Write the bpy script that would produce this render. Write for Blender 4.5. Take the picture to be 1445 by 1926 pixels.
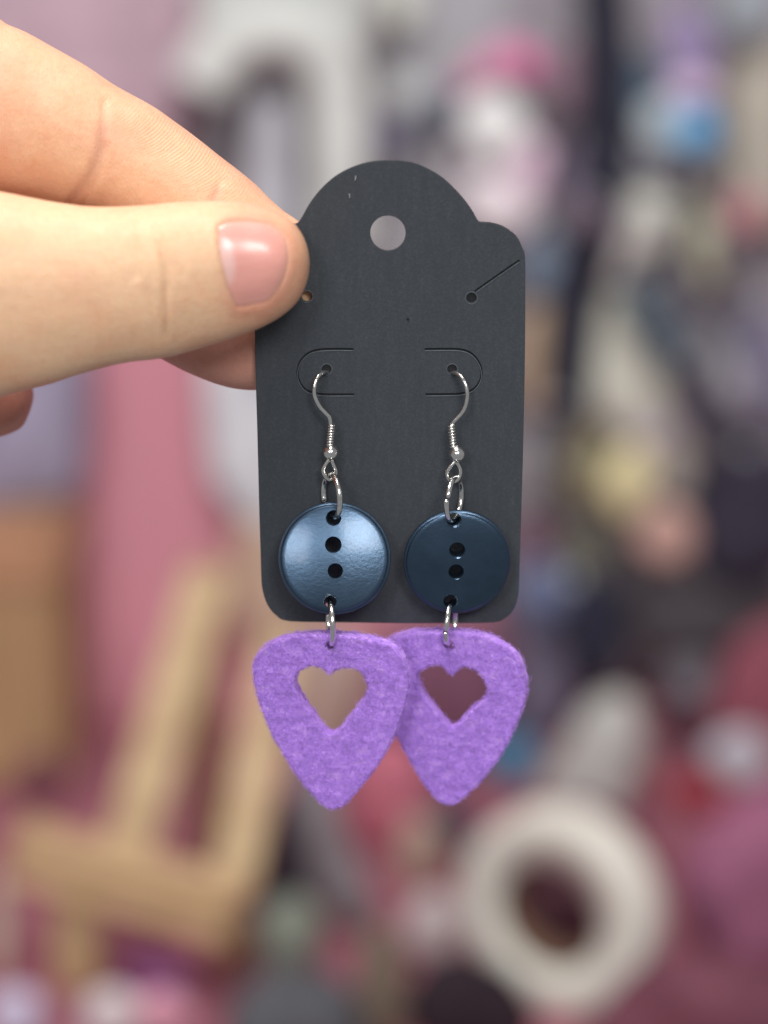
import bpy, bmesh, math, random
import numpy as np
from mathutils import Vector, Matrix, noise as mnoise
from mathutils.bvhtree import BVHTree

random.seed(7)
rng = np.random.default_rng(7)
scene = bpy.context.scene
for o in list(bpy.data.objects):
    bpy.data.objects.remove(o)
COL = scene.collection
MM = 0.001

# ------------------------------------------------------------------ camera
PITCH = math.radians(15.0)          # phone looks a little down on the card
DIST = 0.40                         # metres from lens to the card
PXM = 0.09 * MM                     # metres per photo pixel at the card
FPX = DIST / PXM                    # focal length in photo pixels
CZ = 0.4425                         # height of the view's centre above the table
FWD = Vector((0, math.cos(PITCH), -math.sin(PITCH)))
UP = Vector((0, math.sin(PITCH), math.cos(PITCH)))
CAM = Vector((0, 0, CZ)) - FWD * DIST

cd = bpy.data.cameras.new('camera')
cam = bpy.data.objects.new('camera', cd)
COL.objects.link(cam)
cam.location = CAM
cam.rotation_euler = (math.pi / 2 - PITCH, 0, 0)
cd.sensor_fit = 'VERTICAL'
cd.sensor_height = 24.0
cd.lens = 12.0 / (963.0 / FPX)
cd.clip_start = 0.02
cd.clip_end = 30
cd.dof.use_dof = True
cd.dof.focus_distance = DIST - 0.0060
cd.dof.aperture_fstop = cd.lens / 13.2
scene.camera = cam

# ------------------------------------------------------------------ light
world = bpy.data.worlds.new('World')
scene.world = world
world.use_nodes = True
bg = world.node_tree.nodes['Background']
bg.inputs['Color'].default_value = (0.92, 0.95, 1.0, 1)
bg.inputs['Strength'].default_value = 0.25


def area(name, loc, target, sx, sy, power, col):
    ld = bpy.data.lights.new(name, 'AREA')
    ld.shape = 'RECTANGLE'
    ld.size, ld.size_y, ld.energy, ld.color = sx, sy, power, col
    lo = bpy.data.objects.new(name, ld)
    COL.objects.link(lo)
    lo.location = loc
    lo.rotation_euler = (Vector(target) - Vector(loc)).to_track_quat('-Z', 'Y').to_euler()
    return lo


area('window_light', (0.42, -1.75, CZ + 1.05), (0, 0, CZ), 0.55, 0.5, 18, (1.0, 0.98, 0.96))
area('added_glint_light', (-0.55, -1.7, CZ + 0.85), (0, 0, CZ), 0.4, 0.5, 9, (0.97, 0.98, 1.0))  # added lamp, put in for more highlights on the metal and button
area('ceiling_light', (-0.2, -0.30, CZ + 1.6), (0, 0.3, 0.2), 0.7, 0.7, 32, (1.0, 0.98, 0.96))

scene.render.engine = 'CYCLES'
scene.cycles.use_denoising = True
scene.cycles.max_bounces = 8
scene.view_settings.view_transform = 'Standard'
scene.view_settings.look = 'None'
scene.view_settings.exposure = 0.0
scene.view_settings.gamma = 1.0
scene.view_settings.use_curve_mapping = False

# ------------------------------------------------------------------ helpers


def ray(px, py):
    return (Vector((1, 0, 0)) * ((px - 722.5) / FPX) + UP * ((963 - py) / FPX) + FWD)


def P(px, py, y=0.0):
    """point on the vertical plane y (metres) seen at a photo pixel"""
    d = ray(px, py)
    return CAM + d * ((y - CAM.y) / d.y)


def table_y(px, py, z=0.0):
    d = ray(px, py)
    t = (z - CAM.z) / d.z
    return (CAM + d * t).y


def project(co):
    """numpy Nx3 world -> Nx2 photo pixels"""
    r = co - np.array(CAM)
    dz = r @ np.array(FWD)
    return np.stack([722.5 + FPX * r[:, 0] / dz, 963 - FPX * (r @ np.array(UP)) / dz], 1)


def lin(c):
    return tuple(((v / 255) / 12.92 if v / 255 <= 0.04045 else ((v / 255 + 0.055) / 1.055) ** 2.4) for v in c)


def smooth_path(pts, n=8, closed=False):
    pts = [Vector(p) for p in pts]
    m = len(pts)
    out = []
    rngi = range(m if closed else m - 1)
    for i in rngi:
        if closed:
            p0, p1, p2, p3 = pts[(i - 1) % m], pts[i], pts[(i + 1) % m], pts[(i + 2) % m]
        else:
            p1, p2 = pts[i], pts[i + 1]
            p0 = pts[i - 1] if i > 0 else p1 * 2 - p2
            p3 = pts[i + 2] if i + 2 < m else p2 * 2 - p1
        for k in range(n):
            t = k / n
            out.append(0.5 * ((2 * p1) + (p2 - p0) * t + (2 * p0 - 5 * p1 + 4 * p2 - p3) * t * t
                              + (-p0 + 3 * p1 - 3 * p2 + p3) * t ** 3))
    if not closed:
        out.append(pts[-1])
    return out


def mesh_from(name, verts, faces, smooth=True):
    me = bpy.data.meshes.new(name)
    me.from_pydata([tuple(v) for v in verts], [], faces)
    me.update()
    if smooth:
        me.polygons.foreach_set('use_smooth', [True] * len(me.polygons))
    return me


def link(name, me, mat=None, parent=None):
    o = bpy.data.objects.new(name, me)
    COL.objects.link(o)
    if mat is not None and me is not None:
        me.materials.clear()
        me.materials.append(mat)
    if parent is not None:
        o.parent = parent
        o.matrix_parent_inverse = parent.matrix_basis.inverted()
    return o


def empty(name, loc):
    o = bpy.data.objects.new(name, None)
    COL.objects.link(o)
    o.location = loc
    o.empty_display_size = 0.01
    bpy.context.view_layer.update()
    return o


def tag(o, label=None, cat=None, group=None, kind=None):
    if label: o['label'] = label
    if cat: o['category'] = cat
    if group: o['group'] = group
    if kind: o['kind'] = kind
    return o


def tube_mesh(name, path, rad, seg=12, closed=False, flat=None):
    """sweep; rad a number or list; flat=(a,b) gives an elliptical section"""
    n = len(path)
    verts, faces = [], []
    tang = []
    for i in range(n):
        a = path[(i - 1) % n] if (closed or i > 0) else path[i]
        b = path[(i + 1) % n] if (closed or i < n - 1) else path[i]
        tang.append((b - a).normalized())
    ref = Vector((0, 1, 0)) if abs(tang[0].y) < 0.9 else Vector((1, 0, 0))
    nrm = (ref - tang[0] * ref.dot(tang[0])).normalized()
    frames = []
    for i in range(n):
        nrm = (nrm - tang[i] * nrm.dot(tang[i])).normalized()
        frames.append((nrm.copy(), tang[i].cross(nrm)))
    twist = 0
    if closed:
        last = (nrm - tang[0] * nrm.dot(tang[0])).normalized()
        twist = math.atan2(last.dot(frames[0][1]), last.dot(frames[0][0]))
    for i in range(n):
        r = rad[i] if hasattr(rad, '__len__') else rad
        fa, fb = flat if flat else (1, 1)
        ang0 = -twist * i / n if closed else 0
        for k in range(seg):
            a = 2 * math.pi * k / seg + ang0
            verts.append(path[i] + frames[i][0] * (math.cos(a) * r * fa) + frames[i][1] * (math.sin(a) * r * fb))
    for i in range(n if closed else n - 1):
        j = (i + 1) % n
        for k in range(seg):
            l = (k + 1) % seg
            faces.append((i * seg + k, i * seg + l, j * seg + l, j * seg + k))
    if not closed:
        faces.append(tuple(range(seg))[::-1])
        faces.append(tuple((n - 1) * seg + k for k in range(seg)))
    return mesh_from(name, verts, faces)


def lathe_mesh(name, prof, seg=64, closed_prof=True):
    """prof [(r, h)] turned about local Y (h along y)"""
    verts, faces = [], []
    n = len(prof)
    for i in range(seg):
        a = 2 * math.pi * i / seg
        for r, h in prof:
            verts.append((r * math.cos(a), h, r * math.sin(a)))
    for i in range(seg):
        j = (i + 1) % seg
        for k in range(n if closed_prof else n - 1):
            l = (k + 1) % n
            faces.append((i * n + k, i * n + l, j * n + l, j * n + k))
    bm = bmesh.new()
    me = mesh_from(name, verts, faces)
    bm.from_mesh(me)
    bmesh.ops.remove_doubles(bm, verts=bm.verts, dist=1e-5)
    bmesh.ops.dissolve_degenerate(bm, edges=bm.edges, dist=1e-6)
    bmesh.ops.recalc_face_normals(bm, faces=bm.faces)
    bm.to_mesh(me)
    bm.free()
    me.polygons.foreach_set('use_smooth', [True] * len(me.polygons))
    return me


def eval_mesh(o):
    bpy.context.view_layer.update()
    dg = bpy.context.evaluated_depsgraph_get()
    me = bpy.data.meshes.new_from_object(o.evaluated_get(dg))
    bpy.data.objects.remove(o)
    return me


def fill_mesh(name, loops, half, bevel, res=2):
    """closed 2D loops (first the outline, then holes), each [(x, z)]; plate of thickness 2*half facing -Y"""
    cu = bpy.data.curves.new(name, 'CURVE')
    cu.dimensions = '2D'
    cu.fill_mode = 'BOTH'
    cu.extrude = half - bevel
    cu.bevel_depth = bevel
    cu.bevel_resolution = res
    cu.offset = -bevel
    for lp in loops:
        s = cu.splines.new('POLY')
        s.points.add(len(lp) - 1)
        for p, q in zip(s.points, lp):
            p.co = (q[0], q[1], 0, 1)
        s.use_cyclic_u = True
    o = bpy.data.objects.new(name, cu)
    COL.objects.link(o)
    me = eval_mesh(o)
    me.transform(Matrix(((1, 0, 0, 0), (0, 0, -1, 0), (0, 1, 0, 0), (0, 0, 0, 1))))
    me.update()
    return me


def scale_mesh(me, s):
    me.transform(Matrix.Scale(s, 4))
    me.update()
    return me


def circle(cx, cz, r, n=32, rz=None):
    return [(cx + r * math.cos(2 * math.pi * k / n), cz + (rz or r) * math.sin(2 * math.pi * k / n)) for k in range(n)]


# ------------------------------------------------------------------ materials
def nodes_of(name):
    m = bpy.data.materials.new(name)
    m.use_nodes = True
    nt = m.node_tree
    return m, nt, nt.nodes['Principled BSDF'], nt.nodes.new


def lk(nt, a, b):
    nt.links.new(a, b)


def tex_noise(nt, scale, detail=4, rough=0.55, coord='Object', mscale=None):
    tc = nt.nodes.new('ShaderNodeTexCoord')
    n = nt.nodes.new('ShaderNodeTexNoise')
    n.inputs['Scale'].default_value = scale
    n.inputs['Detail'].default_value = detail
    n.inputs['Roughness'].default_value = rough
    src = tc.outputs[coord]
    if mscale:
        mp = nt.nodes.new('ShaderNodeMapping')
        mp.inputs['Scale'].default_value = mscale
        lk(nt, src, mp.inputs['Vector'])
        src = mp.outputs['Vector']
    lk(nt, src, n.inputs['Vector'])
    return n.outputs['Fac']


def ramp(nt, fac, stops):
    r = nt.nodes.new('ShaderNodeValToRGB')
    e = r.color_ramp.elements
    while len(e) < len(stops):
        e.new(0.5)
    for el, (p, c) in zip(e, stops):
        el.position = p
        el.color = (*c[:3], 1)
    lk(nt, fac, r.inputs['Fac'])
    return r.outputs['Color']


def bump(nt, bsdf, height, strength, dist):
    b = nt.nodes.new('ShaderNodeBump')
    b.inputs['Strength'].default_value = strength
    b.inputs['Distance'].default_value = dist
    lk(nt, height, b.inputs['Height'])
    lk(nt, b.outputs['Normal'], bsdf.inputs['Normal'])
    return b


def mul(c, k):
    return tuple(min(v * k, 0.95) for v in c)


BGK = 0.74      # how brightly the far clutter is lit, relative to albedo
_cloth = {}


def cloth_mat(srgb, rough=0.9, name='cloth'):
    key = (srgb, rough)
    if key in _cloth:
        return _cloth[key]
    m, nt, b, new = nodes_of(name)
    c = tuple(min(0.85, v / BGK) for v in lin(srgb))
    f = tex_noise(nt, 38, 5)
    lk(nt, ramp(nt, f, [(0.25, mul(c, 0.72)), (0.5, c), (0.78, mul(c, 1.22))]), b.inputs['Base Color'])
    b.inputs['Roughness'].default_value = rough
    b.inputs['Specular IOR Level'].default_value = 0.25
    bump(nt, b, tex_noise(nt, 160, 4), 0.5, 0.002)
    _cloth[key] = m
    return m


def wood_mat():
    m, nt, b, new = nodes_of('pale_wood')
    f = tex_noise(nt, 14, 6, 0.6, mscale=(1, 1, 9))
    lk(nt, ramp(nt, f, [(0.25, lin((164, 132, 98))), (0.55, lin((198, 170, 128))), (0.8, lin((210, 186, 148)))]),
       b.inputs['Base Color'])
    b.inputs['Roughness'].default_value = 0.6
    bump(nt, b, f, 0.3, 0.001)
    return m


def card_mat():
    m, nt, b, new = nodes_of('charcoal_card')
    fine = tex_noise(nt, 2600, 5, 0.65)
    streak = tex_noise(nt, 900, 4, 0.6, mscale=(1, 1, 0.22))
    mix = nt.nodes.new('ShaderNodeMix')
    mix.data_type = 'FLOAT'
    mix.inputs[0].default_value = 0.3
    lk(nt, fine, mix.inputs[2])
    lk(nt, streak, mix.inputs[3])
    f = mix.outputs[0]
    lk(nt, ramp(nt, f, [(0.3, (0.032, 0.037, 0.044)), (0.5, (0.039, 0.045, 0.053)), (0.66, (0.052, 0.058, 0.067)), (0.76, (0.11, 0.118, 0.13))]),
       b.inputs['Base Color'])
    b.inputs['Roughness'].default_value = 0.72
    b.inputs['Specular IOR Level'].default_value = 0.35
    bump(nt, b, f, 0.35, 0.00012)
    return m


def shaded_core_mat():
    m, nt, b, new = nodes_of('shaded_card_core')  # core coloured near black to paint the shade inside slits and dimples
    f = tex_noise(nt, 2600, 4)
    lk(nt, ramp(nt, f, [(0.3, (0.007, 0.008, 0.009)), (0.7, (0.014, 0.015, 0.017))]), b.inputs['Base Color'])
    b.inputs['Roughness'].default_value = 0.9
    return m


def metal_mat():
    m, nt, b, new = nodes_of('silver_wire')
    f = tex_noise(nt, 1800, 3)
    lk(nt, ramp(nt, f, [(0.3, (0.78, 0.76, 0.71)), (0.7, (0.93, 0.91, 0.87))]), b.inputs['Base Color'])
    b.inputs['Metallic'].default_value = 1.0
    b.inputs['Roughness'].default_value = 0.16
    bump(nt, b, tex_noise(nt, 700, 3), 0.25, 0.0001)
    return m


def button_mat():
    m, nt, b, new = nodes_of('navy_satin')
    f = tex_noise(nt, 260, 4)
    lk(nt, ramp(nt, f, [(0.3, (0.040, 0.070, 0.112)), (0.7, (0.053, 0.091, 0.144))]), b.inputs['Base Color'])
    b.inputs['Metallic'].default_value = 0.85
    b.inputs['Roughness'].default_value = 0.30
    b.inputs['Coat Weight'].default_value = 0.25
    b.inputs['Coat Roughness'].default_value = 0.12
    n1 = tex_noise(nt, 1500, 5, 0.6, mscale=(1, 1, 1.3))
    bump(nt, b, n1, 0.24, 0.00012)
    return m


def felt_mat(name='lilac_felt', k=1.0):
    m, nt, b, new = nodes_of(name)
    f1 = tex_noise(nt, 420, 6, 0.7, mscale=(1, 1, 1.8))
    c = (0.54 * k, 0.29 * k, 0.86 * k)
    lk(nt, ramp(nt, f1, [(0.28, mul(c, 0.78)), (0.5, c), (0.72, (0.68 * k, 0.42 * k, 0.90 * k))]), b.inputs['Base Color'])
    b.inputs['Roughness'].default_value = 0.95
    b.inputs['Specular IOR Level'].default_value = 0.1
    b.inputs['Sheen Weight'].default_value = 0.25
    b.inputs['Sheen Tint'].default_value = (0.85, 0.7, 1, 1)
    bump(nt, b, tex_noise(nt, 1300, 5, 0.7), 0.8, 0.0004)
    return m


def skin_mat():
    m, nt, b, new = nodes_of('skin')
    at = new('ShaderNodeAttribute')
    at.attribute_name = 'tint'
    base = at.outputs['Color']
    f = tex_noise(nt, 130, 5, 0.6)
    f2 = tex_noise(nt, 900, 3, 0.6)
    mx = new('ShaderNodeMix'); mx.data_type = 'RGBA'; mx.blend_type = 'MULTIPLY'
    mx.inputs[0].default_value = 1.0
    lk(nt, base, mx.inputs[6])
    lk(nt, ramp(nt, f, [(0.3, (0.97, 0.84, 0.79)), (0.5, (1, 0.97, 0.95)), (0.72, (1.0, 1.0, 0.97))]), mx.inputs[7])
    mx2 = new('ShaderNodeMix'); mx2.data_type = 'RGBA'; mx2.blend_type = 'MULTIPLY'
    mx2.inputs[0].default_value = 1.0
    lk(nt, mx.outputs[2], mx2.inputs[6])
    lk(nt, ramp(nt, f2, [(0.3, (0.95, 0.92, 0.90)), (0.6, (1, 1, 1))]), mx2.inputs[7])
    lk(nt, mx2.outputs[2], b.inputs['Base Color'])
    b.inputs['Subsurface Weight'].default_value = 0.45
    b.inputs['Subsurface Radius'].default_value = (1.0, 0.42, 0.22)
    b.inputs['Subsurface Scale'].default_value = 0.0022
    b.inputs['Roughness'].default_value = 0.5
    b.inputs['Specular IOR Level'].default_value = 0.35
    # fine skin lines + finger ridges
    vor = new('ShaderNodeTexVoronoi'); vor.feature = 'DISTANCE_TO_EDGE'
    vor.inputs['Scale'].default_value = 1500
    tc = new('ShaderNodeTexCoord'); mp = new('ShaderNodeMapping')
    mp.inputs['Scale'].default_value = (1.6, 1, 0.7)
    lk(nt, tc.outputs['Object'], mp.inputs['Vector']); lk(nt, mp.outputs['Vector'], vor.inputs['Vector'])
    rg = new('ShaderNodeAttribute'); rg.attribute_name = 'ridge'
    sn = new('ShaderNodeMath'); sn.operation = 'SINE'
    ml = new('ShaderNodeMath'); ml.operation = 'MULTIPLY'
    sep = new('ShaderNodeSeparateXYZ')
    lk(nt, rg.outputs['Vector'], sep.inputs[0])
    lk(nt, sep.outputs['X'], sn.inputs[0])
    lk(nt, sn.outputs[0], ml.inputs[0]); lk(nt, sep.outputs['Y'], ml.inputs[1])
    v2 = new('ShaderNodeMath'); v2.operation = 'MULTIPLY'; v2.inputs[1].default_value = 0.9
    lk(nt, vor.outputs['Distance'], v2.inputs[0])
    ad = new('ShaderNodeMath'); ad.operation = 'ADD'
    lk(nt, ml.outputs[0], ad.inputs[0]); lk(nt, v2.outputs[0], ad.inputs[1])
    ad2 = new('ShaderNodeMath'); ad2.operation = 'ADD'
    lk(nt, ad.outputs[0], ad2.inputs[0]); lk(nt, tex_noise(nt, 500, 4), ad2.inputs[1])
    wr = new('ShaderNodeMath'); wr.operation = 'MULTIPLY'
    lk(nt, tex_noise(nt, 620, 3, 0.5, mscale=(1, 0.5, 0.16)), wr.inputs[0]); lk(nt, sep.outputs['Z'], wr.inputs[1])
    wr2 = new('ShaderNodeMath'); wr2.operation = 'MULTIPLY'; wr2.inputs[1].default_value = 3.0
    lk(nt, wr.outputs[0], wr2.inputs[0])
    ad3 = new('ShaderNodeMath'); ad3.operation = 'ADD'
    lk(nt, ad2.outputs[0], ad3.inputs[0]); lk(nt, wr2.outputs[0], ad3.inputs[1])
    bump(nt, b, ad3.outputs[0], 0.4, 0.00024)
    return m


def nail_mat():
    m, nt, b, new = nodes_of('nail')
    at = new('ShaderNodeAttribute'); at.attribute_name = 'tint'
    f = tex_noise(nt, 500, 3, mscale=(0.2, 1, 1))
    mx = new('ShaderNodeMix'); mx.data_type = 'RGBA'; mx.blend_type = 'MULTIPLY'
    mx.inputs[0].default_value = 1.0
    lk(nt, at.outputs['Color'], mx.inputs[6])
    lk(nt, ramp(nt, f, [(0.3, (0.95, 0.92, 0.92)), (0.6, (1, 1, 1))]), mx.inputs[7])
    lk(nt, mx.outputs[2], b.inputs['Base Color'])
    b.inputs['Roughness'].default_value = 0.3
    b.inputs['Coat Weight'].default_value = 0.4
    b.inputs['Coat Roughness'].default_value = 0.24
    b.inputs['Subsurface Weight'].default_value = 0.3
    b.inputs['Subsurface Radius'].default_value = (1, 0.4, 0.3)
    b.inputs['Subsurface Scale'].default_value = 0.001
    bump(nt, b, f, 0.12, 0.0002)
    return m


def plain_mat(name, col, rough=0.8, scale=30, spread=0.25, bd=0.002):
    m, nt, b, new = nodes_of(name)
    f = tex_noise(nt, scale, 6)
    lk(nt, ramp(nt, f, [(0.25, mul(col, 1 - spread)), (0.5, col), (0.8, mul(col, 1 + spread))]), b.inputs['Base Color'])
    b.inputs['Roughness'].default_value = rough
    bump(nt, b, tex_noise(nt, scale * 8, 4), 0.3, bd)
    return m


M_CARD, M_SHADED_CORE, M_METAL, M_BUTTON, M_FELT = card_mat(), shaded_core_mat(), metal_mat(), button_mat(), felt_mat()
M_SKIN, M_NAIL, M_WOOD = skin_mat(), nail_mat(), wood_mat()

# ================================================================== SETTING
YW = 1.114                                  # wall plane


def sheet(name, verts, mat):
    o = link(name, mesh_from(name, verts, [(0, 1, 2, 3)], False), mat)
    return tag(o, kind='structure')


sheet('wall', [(-1.6, YW, -0.02), (1.6, YW, -0.02), (1.6, YW, 1.6), (-1.6, YW, 1.6)],
      plain_mat('wall_paint', lin((214, 146, 160)), 0.8, 6, 0.10))
sheet('table_top', [(-1.6, 0.25, 0), (1.6, 0.25, 0), (1.6, YW, 0), (-1.6, YW, 0)],
      plain_mat('table_cloth', lin((156, 96, 110)), 0.85, 9, 0.22))


# ---- soft shapes of the far clutter: an outline given its own thickness and folds
def pillow(name, outline, y, thick, mat, seed=0, fold=0.25, parent=None, npt=5):
    """outline px points; body centred on plane y, thickness in metres"""
    pts = [P(px, py, y) for px, py in outline]
    lp = smooth_path(pts, npt, True)
    n = len(lp)
    cen = sum(lp, Vector()) / n
    rings = 7
    verts, faces = [], []
    so = Vector((seed * 3.17, seed * 1.73, seed * 0.91))

    def dy(p, s):
        w = mnoise.noise(Vector((p.x * 26, 0, p.z * 11)) + so) + 0.5 * mnoise.noise(Vector((p.x * 60, 0, p.z * 40)) + so)
        return w * fold * thick * (1 - s * 0.6)
    for side in (-1, 1):
        for r in range(rings):
            s = 1 - r / rings                       # 1 at the rim -> towards the middle
            h = math.sqrt(max(0, 1 - s ** 2.6))
            for p in lp:
                q = cen + (p - cen) * s
                verts.append(Vector((q.x, y + side * (thick / 2) * h * (0.85) + dy(q, s), q.z)))
        verts.append(Vector((cen.x, y + side * thick / 2 * 0.85 + dy(cen, 0), cen.z)))
    blk = rings * n + 1
    for si in (0, 1):
        o = si * blk
        for r in range(rings - 1):
            for k in range(n):
                l = (k + 1) % n
                f = (o + r * n + k, o + r * n + l, o + (r + 1) * n + l, o + (r + 1) * n + k)
                faces.append(f if si else f[::-1])
        for k in range(n):
            l = (k + 1) % n
            f = (o + (rings - 1) * n + k, o + (rings - 1) * n + l, o + blk - 1)
            faces.append(f if si else f[::-1])
    bm = bmesh.new()
    me = mesh_from(name, verts, faces)
    bm.from_mesh(me)
    bmesh.ops.remove_doubles(bm, verts=bm.verts, dist=1e-5)
    bmesh.ops.recalc_face_normals(bm, faces=bm.faces)
    bm.to_mesh(me)
    bm.free()
    me.polygons.foreach_set('use_smooth', [True] * len(me.polygons))
    return link(name, me, mat, parent)


def ell(cx, cy, rx, ry, rot=0, n=9, wob=0.12, seed=1):
    r = random.Random(seed * 97 + int(cx))
    out = []
    for k in range(n):
        a = 2 * math.pi * k / n
        w = 1 + r.uniform(-wob, wob)
        x, y = rx * w * math.cos(a), ry * w * math.sin(a)
        c, s = math.cos(math.radians(rot)), math.sin(math.radians(rot))
        out.append((cx + x * c - y * s, cy + x * s + y * c))
    return out


_pegmat = plain_mat('peg_paint', (0.5, 0.5, 0.5), 0.5)
_n = [0]


def hung(name, label, cat, outline, srgb, d=0.03, thick=None, fold=0.3, group=None):
    """something soft hanging on the wall from a peg"""
    _n[0] += 1
    xs = [p[0] for p in outline]; ys = [p[1] for p in outline]
    w = (max(xs) - min(xs)) * 0.00034
    h = (max(ys) - min(ys)) * 0.00034
    th = thick or max(0.012, min(0.045, 0.45 * min(w, h)))
    y = YW - d - th * 0.55
    o = pillow(name, outline, y, th, cloth_mat(srgb), _n[0], fold)
    tag(o, label, cat, group)
    top = min(outline, key=lambda q: q[1])
    a = P(top[0], top[1] + 14, y)
    pg = tube_mesh('peg', [Vector((a.x, y - th * 0.2, a.z)), Vector((a.x, (y + YW) / 2, a.z)), Vector((a.x, YW + 0.004, a.z))], 0.004, 8)
    link('peg', pg, _pegmat, o)
    return o


def standing(name, label, cat, outline, srgb, thick=None, fold=0.25, group=None, lift=0.0):
    """something soft standing or lying in a heap on the table"""
    _n[0] += 1
    low = max(outline, key=lambda q: q[1])
    y = min(table_y(low[0], low[1], lift), YW - 0.04)
    xs = [p[0] for p in outline]; ys = [p[1] for p in outline]
    w = (max(xs) - min(xs)) * 0.00030
    h = (max(ys) - min(ys)) * 0.00030
    th = thick or max(0.02, min(0.07, 0.6 * min(w, h)))
    o = pillow(name, outline, y, th, cloth_mat(srgb), _n[0], fold)
    return tag(o, label, cat, group)


def strap(name, label, cat, pts, srgb, wpx, d, flat=(0.35, 1.0), y=None):
    yy = YW - d if y is None else y
    path = smooth_path([P(px, py, yy) for px, py in pts], 8)
    me = tube_mesh(name, path, wpx * 0.00034 / 2, 12, False, flat)
    o = link(name, me, cloth_mat(srgb))
    a = path[3]
    link('peg', tube_mesh('peg', [a, Vector((a.x, (a.y + YW) / 2, a.z)), Vector((a.x, YW + 0.004, a.z))], 0.004, 8), _pegmat, o)
    return tag(o, label, cat)


# ---- large cloths behind everything else
hung('hanging_cloth', 'large grey mauve cloth hanging behind the colourful scraps', 'cloth',
     [(930, -110), (1200, -120), (1520, -110), (1530, 500), (1520, 1290), (1250, 1310), (960, 1300), (925, 600)], (132, 126, 132), 0.004, 0.016)
hung('hanging_cloth', 'plain mid grey cloth hanging beside the white handled bag', 'cloth',
     [(640, -110), (800, -120), (960, -110), (955, 250), (950, 560), (780, 590), (630, 560), (635, 200)], (150, 149, 153), 0.004, 0.014)
hung('hanging_cloth', 'pinkish mauve cloth hanging above the index finger', 'cloth',
     [(-90, -110), (180, -120), (400, -100), (380, 90), (330, 250), (300, 420), (150, 430), (-80, 300)], (170, 146, 156), 0.006, 0.02)
# ---- white bag with the arched handle
hung('tote_bag', 'pale grey bag body inside the white arched strap', 'bag',
     [(480, 210), (515, 180), (545, 210), (560, 400), (560, 620), (450, 620), (460, 400)], (172, 173, 179), 0.05, 0.03)
hung('folded_cloth', 'dark grey folded cloth under the white arched strap', 'cloth',
     [(350, 260), (390, 160), (450, 110), (560, 110), (600, 190), (590, 300), (570, 430), (360, 450), (340, 350)], (112, 108, 112), 0.012, 0.03)
strap('bag_strap', 'thick white padded strap bent into an arch', 'strap',
      [(375, 165), (410, 105), (470, 62), (540, 55), (600, 85), (634, 160), (640, 260), (640, 380), (640, 470)],
      (192, 194, 190), 108, 0.075, (0.5, 1.0))
hung('white_cloth', 'white gathered cloth bunched at the top of the arched strap', 'cloth',
     [(380, -90), (560, -120), (720, -90), (720, 20), (670, 120), (520, 80), (380, 90)], (174, 177, 174), 0.05, 0.03)
# ---- top middle
hung('fabric_scrap', 'small pale cream scrap high on the grey cloth', 'fabric', ell(745, 5, 45, 60, 0), (196, 200, 190), 0.03)
hung('fabric_scrap', 'slate grey scrap hanging on the grey cloth', 'fabric', ell(835, 205, 45, 55, 20), (100, 105, 116), 0.03)
hung('fabric_scrap', 'grey violet scrap hanging just above the card', 'fabric', ell(722, 265, 55, 50, 0), (104, 102, 120), 0.03)
hung('fabric_scrap', 'light grey scrap between the slate and violet scraps', 'fabric', ell(760, 175, 50, 40, 0), (168, 170, 170), 0.03)
# ---- pink and white column
hung('pink_cloth', 'bright pink crumpled cloth above the white bundle', 'cloth',
     [(850, 150), (890, 110), (930, 80), (985, 70), (1020, 105), (1025, 150), (970, 150), (910, 160), (865, 180)], (178, 124, 148), 0.05)
hung('white_bundle', 'white bundle of gathered cloth under the pink cloth', 'cloth', ell(935, 235, 70, 75, 0), (206, 206, 204), 0.055)
hung('pink_scrap', 'pale pink scrap hanging below the white bundle', 'fabric', ell(990, 315, 42, 62, 10), (218, 178, 196), 0.06)
hung('mauve_scrap', 'dull rose scrap beside the bright pink cloth', 'fabric', ell(1060, 150, 36, 80, 0), (140, 116, 128), 0.04)
hung('white_bundle', 'pinkish white bundle right behind the shoulder of the card', 'cloth', ell(945, 385, 80, 62, 10), (214, 198, 202), 0.05)
hung('fabric_scrap', 'mid grey scrap beside the pale pink one', 'fabric', ell(870, 320, 40, 60, 0), (150, 145, 150), 0.04)
hung('fabric_scrap', 'blue grey scrap hanging over the corner of the card', 'fabric', ell(1020, 500, 46, 70, 0), (112, 124, 140), 0.045)
hung('fabric_scrap', 'dusky violet scrap between pink scrap and black strap', 'fabric', ell(1082, 340, 34, 80, 0), (112, 100, 122), 0.04)
hung('tan_pouch', 'tan pouch hanging beside the middle of the card', 'pouch',
     [(985, 585), (1035, 580), (1045, 660), (1035, 760), (985, 770), (960, 680)], (170, 148, 126), 0.045)
strap('black_strap', 'long black strap hanging down the wall of scraps', 'strap',
      [(1128, -60), (1140, 80), (1135, 200), (1140, 300), (1120, 420), (1085, 540), (1072, 650), (1066, 780)],
      (38, 38, 49), 92, 0.085)
# ---- right side
hung('pink_scrap', 'tiny hot pink scrap at the end of the bright pink cloth', 'fabric', ell(985, 118, 30, 26, 0), (200, 104, 150), 0.085)
hung('rose_scrap', 'dull grey rose scrap pinned over the black strap', 'fabric', ell(1112, 410, 34, 44, 20, 7, 0.3), (104, 92, 104), 0.11)
hung('white_scrap', 'thin white scrap hanging beside the black strap', 'fabric', ell(1178, 470, 18, 70, 25, 7, 0.25), (172, 168, 166), 0.11)
hung('dark_scrap', 'blackish scrap between the pale cyan and cream cloths', 'fabric', ell(1262, 330, 40, 24, -30, 7, 0.3), (78, 76, 86), 0.085)
hung('dark_scrap', 'dark brown scrap between olive cloth and coral scrap', 'fabric', ell(1366, 480, 22, 66, -15, 7, 0.3), (88, 82, 84), 0.085)
hung('dark_scrap', 'black hanging shape under the tan pouch', 'fabric', ell(1040, 850, 30, 90, 8, 7, 0.25), (72, 68, 76), 0.085)
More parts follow.
